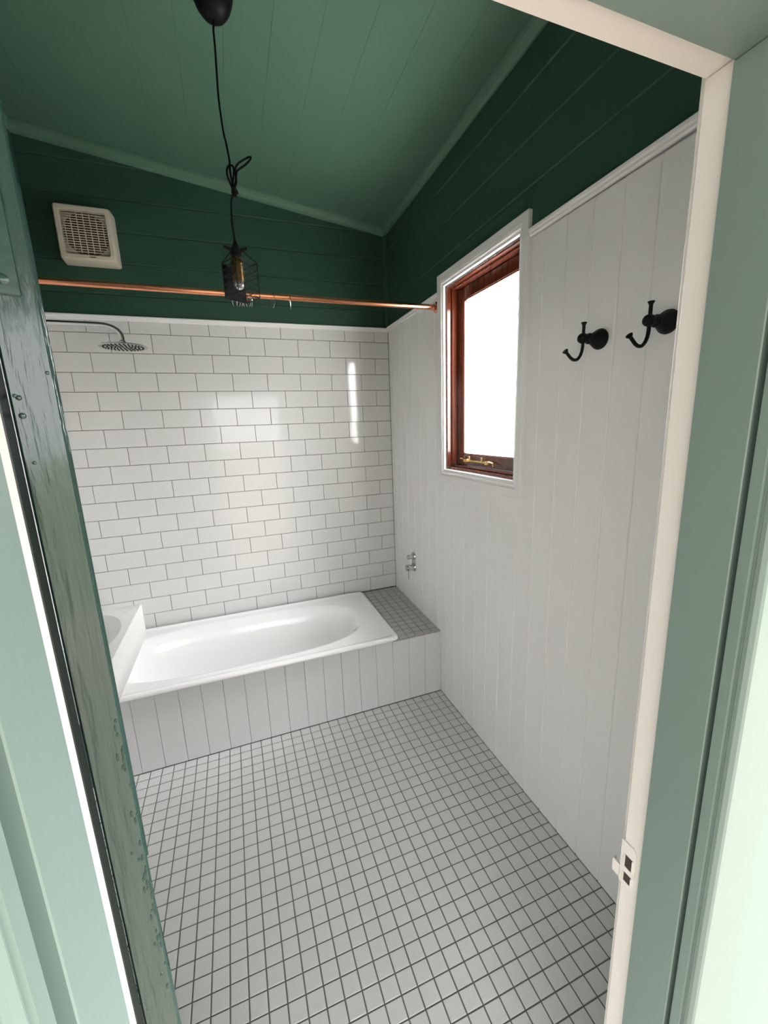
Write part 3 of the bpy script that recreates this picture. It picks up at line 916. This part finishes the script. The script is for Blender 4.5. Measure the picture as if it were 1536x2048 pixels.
for i in range(7):
    xc = FX0 + 0.044 + (FX1 - FX0 - 0.088) * i / 6
    hh = math.sqrt(max(0.097 ** 2 - (xc - fx) ** 2, 0.0002))
    MB().box(xc - 0.0011, xc + 0.0011, -(FD - 0.002), -(FD - 0.012), fz + 0.003 - hh, fz + 0.003 + hh).build('rib', M_fan, fan)
MB().box(fx + 0.004, fx + 0.032, -(FD + 0.0006), -(FD - 0.0004), FZ0 + 0.0165, FZ0 + 0.0205).build('badge', M_socket, fan)

# ---- pendant lamp
PY = -1.05
px = -0.970
pen = empty('pendant_lamp', (px, PY, 2.08), 'black cord pendant lamp with knotted cord and square wire cage', 'pendant lamp')
zc = ceil_z(-0.9665, PY)
o = MB().lathe([(0.064, -0.004), (0.064, 0.010), (0.060, 0.028), (0.050, 0.052), (0.036, 0.070), (0.020, 0.080), (0.0, 0.082)], (-0.9655, PY, zc), (0, 0, -1), 32).build('ceiling_rose', M_black, pen, True)
R = 0.0032
def P3(lst, w=0.0): return [(x, PY + w * math.sin(i * 1.3), zz) for i, (x, zz) in enumerate(lst)]
cord = [(-0.9661, zc - 0.078), (-0.9707, 2.8584), (-0.9714, 2.8124), (-0.9737, 2.752), (-0.9761, 2.6768), (-0.9738, 2.6148), (-0.9707, 2.573), (-0.9672, 2.5551), (-0.9635, 2.5241), (-0.9613, 2.4998), (-0.9626, 2.466), (-0.9590, 2.432), (-0.9575, 2.4183), (-0.9581, 2.4007), (-0.9655, 2.3903), (-0.9702, 2.3638), (-0.9721, 2.3279), (-0.9723, 2.3068), (-0.9707, 2.2761), (-0.970, 2.2513)]
cd = MB().tube(spline(P3(cord), 4), R, 8).build('cord', M_cord, pen, True)
l1 = [(-0.9619, 2.4881), (-0.9701, 2.4811), (-0.9733, 2.468), (-0.9731, 2.4531), (-0.969, 2.4387), (-0.963, 2.4257), (-0.9589, 2.417)]
l1b = [(-0.9613, 2.4881), (-0.953, 2.4837), (-0.9505, 2.4726), (-0.9535, 2.456), (-0.9564, 2.4406), (-0.9568, 2.4242)]
l2 = [(-0.9543, 2.4246), (-0.9473, 2.443), (-0.9455, 2.4607), (-0.9466, 2.4743), (-0.9373, 2.4907), (-0.9233, 2.5055), (-0.9095, 2.5169), (-0.8963, 2.5224), (-0.891, 2.5175), (-0.8978, 2.5072), (-0.9115, 2.497), (-0.9277, 2.4864), (-0.9404, 2.473), (-0.9448, 2.455), (-0.9458, 2.4398), (-0.9517, 2.4249)]
kn = MB()
for lst, w in ((l1, 0.005), (l1b, -0.005), (l2, 0.006), ([(-0.9571, 2.4219), (-0.9475, 2.4174), (-0.9449, 2.406)], 0.004)):
    kn.tube(spline(P3(lst, w), 4), R, 8)
for h in range(4):                          # the wraps of the knot
    z0 = 2.424 - 0.0075 * h
    kn.tube([(-0.9565 + 0.0062 * math.cos(2 * PI * q / 12), PY + 0.0062 * math.sin(2 * PI * q / 12), z0 - 0.006 * q / 12) for q in range(13)], R, 6)
kn.build('cord_knot', M_cord, pen, True)
# holder, cap and clamp
MB().lathe([(0.004, 0.0), (0.007, -0.012), (0.013, -0.026), (0.0185, -0.030), (0.0185, -0.050), (0.016, -0.052)], (px, PY, 2.262), (0, 0, 1), 20).build('cage_cap', M_black, pen, True)
for ang, ln_ in ((200, 0.042), (-20, 0.040), (95, 0.036)):
    a = math.radians(ang)
    MB().tube([(px + 0.012 * math.cos(a), PY + 0.012 * math.sin(a), 2.226), (px + ln_ * math.cos(a), PY + ln_ * math.sin(a), 2.2275 + 0.004)], 0.0055, 8, radii=[0.007, 0.0045]).build('clamp_arm', M_black, pen, True)
hold = MB().lathe([(0.0150, 0.0), (0.0175, -0.004), (0.0175, -0.014), (0.0205, -0.017), (0.0215, -0.026), (0.0200, -0.031), (0.0208, -0.034), (0.0200, -0.036), (0.0195, -0.082), (0.0185, -0.084), (0.012, -0.084)], (px, PY, 2.212), (0, 0, 1), 24).build('lampholder', M_oldbrass, pen, True, 30)
MB().lathe([(0.0150, 0.006), (0.0165, 0.0), (0.0180, -0.006), (0.0180, -0.012), (0.0160, -0.019), (0.010, -0.0245), (0.004, -0.0265), (0.0, -0.027)], (px, PY, 2.128), (0, 0, 1), 20).build('bulb', M_bulb, pen, True)
# square wire cage, turned a little
CT, CB_ = 2.188, 2.074
rot = math.radians(-15)
hd_ = 0.060
cor = [(px + 0.008 + hd_ * math.cos(rot + PI / 2 * i), PY + hd_ * math.sin(rot + PI / 2 * i)) for i in range(4)]   # right, back, left, front
cg = MB()
wr = 0.0016
for x, y in cor:
    cg.tube([(px + (x - px) * 0.33, PY + (y - PY) * 0.33, 2.226), (x, y, CT), (x, y, CB_)], wr, 6)
for i in range(4):
    a, b = cor[i], cor[(i + 1) % 4]
    for zz in (CT, CB_):
        cg.tube([(a[0], a[1], zz), (b[0], b[1], zz)], wr, 6)
cage = cg.build('cage', M_black, pen, True)
ms = MB()
for i in range(4):
    a, b = cor[i], cor[(i + 1) % 4]
    for kq in range(1, 5):
        zz = CT + (CB_ - CT) * kq / 5
        ms.tube([(a[0], a[1], zz), (b[0], b[1], zz)], 0.0009, 5)
    n = 10
    pts = []
    for kq in range(n + 1):
        q = a if kq % 2 == 0 else ((a[0] + b[0]) / 2, (a[1] + b[1]) / 2)
        pts.append((q[0], q[1], CT + (CB_ - CT) * kq / n))
    ms.tube(pts, 0.0008, 5)
    pts = []
    for kq in range(n + 1):
        q = b if kq % 2 == 0 else ((a[0] + b[0]) / 2, (a[1] + b[1]) / 2)
        pts.append((q[0], q[1], CT + (CB_ - CT) * kq / n))
    ms.tube(pts, 0.0008, 5)
ms.build('mesh_wire', M_black, pen)
# solid black back plate and half floor of the cage
a, b = cor[1], cor[2]
def plate(p, q, z0, z1, t=0.001):
    d = Vector((q[0] - p[0], q[1] - p[1], 0)).normalized(); n_ = Vector((-d.y, d.x, 0)) * t
    v = []
    for s_ in (-1, 1):
        for (x, y, zz) in ((p[0], p[1], z0), (q[0], q[1], z0), (q[0], q[1], z1), (p[0], p[1], z1)):
            v.append((x + n_.x * s_, y + n_.y * s_, zz))
    return v, [(0, 1, 2, 3), (7, 6, 5, 4), (0, 4, 5, 1), (1, 5, 6, 2), (2, 6, 7, 3), (3, 7, 4, 0)]
pm = MB(); pm.add(*plate(a, b, CB_, CT - 0.004))
o = pm.build('back_plate', M_black, pen); fix_normals(o)
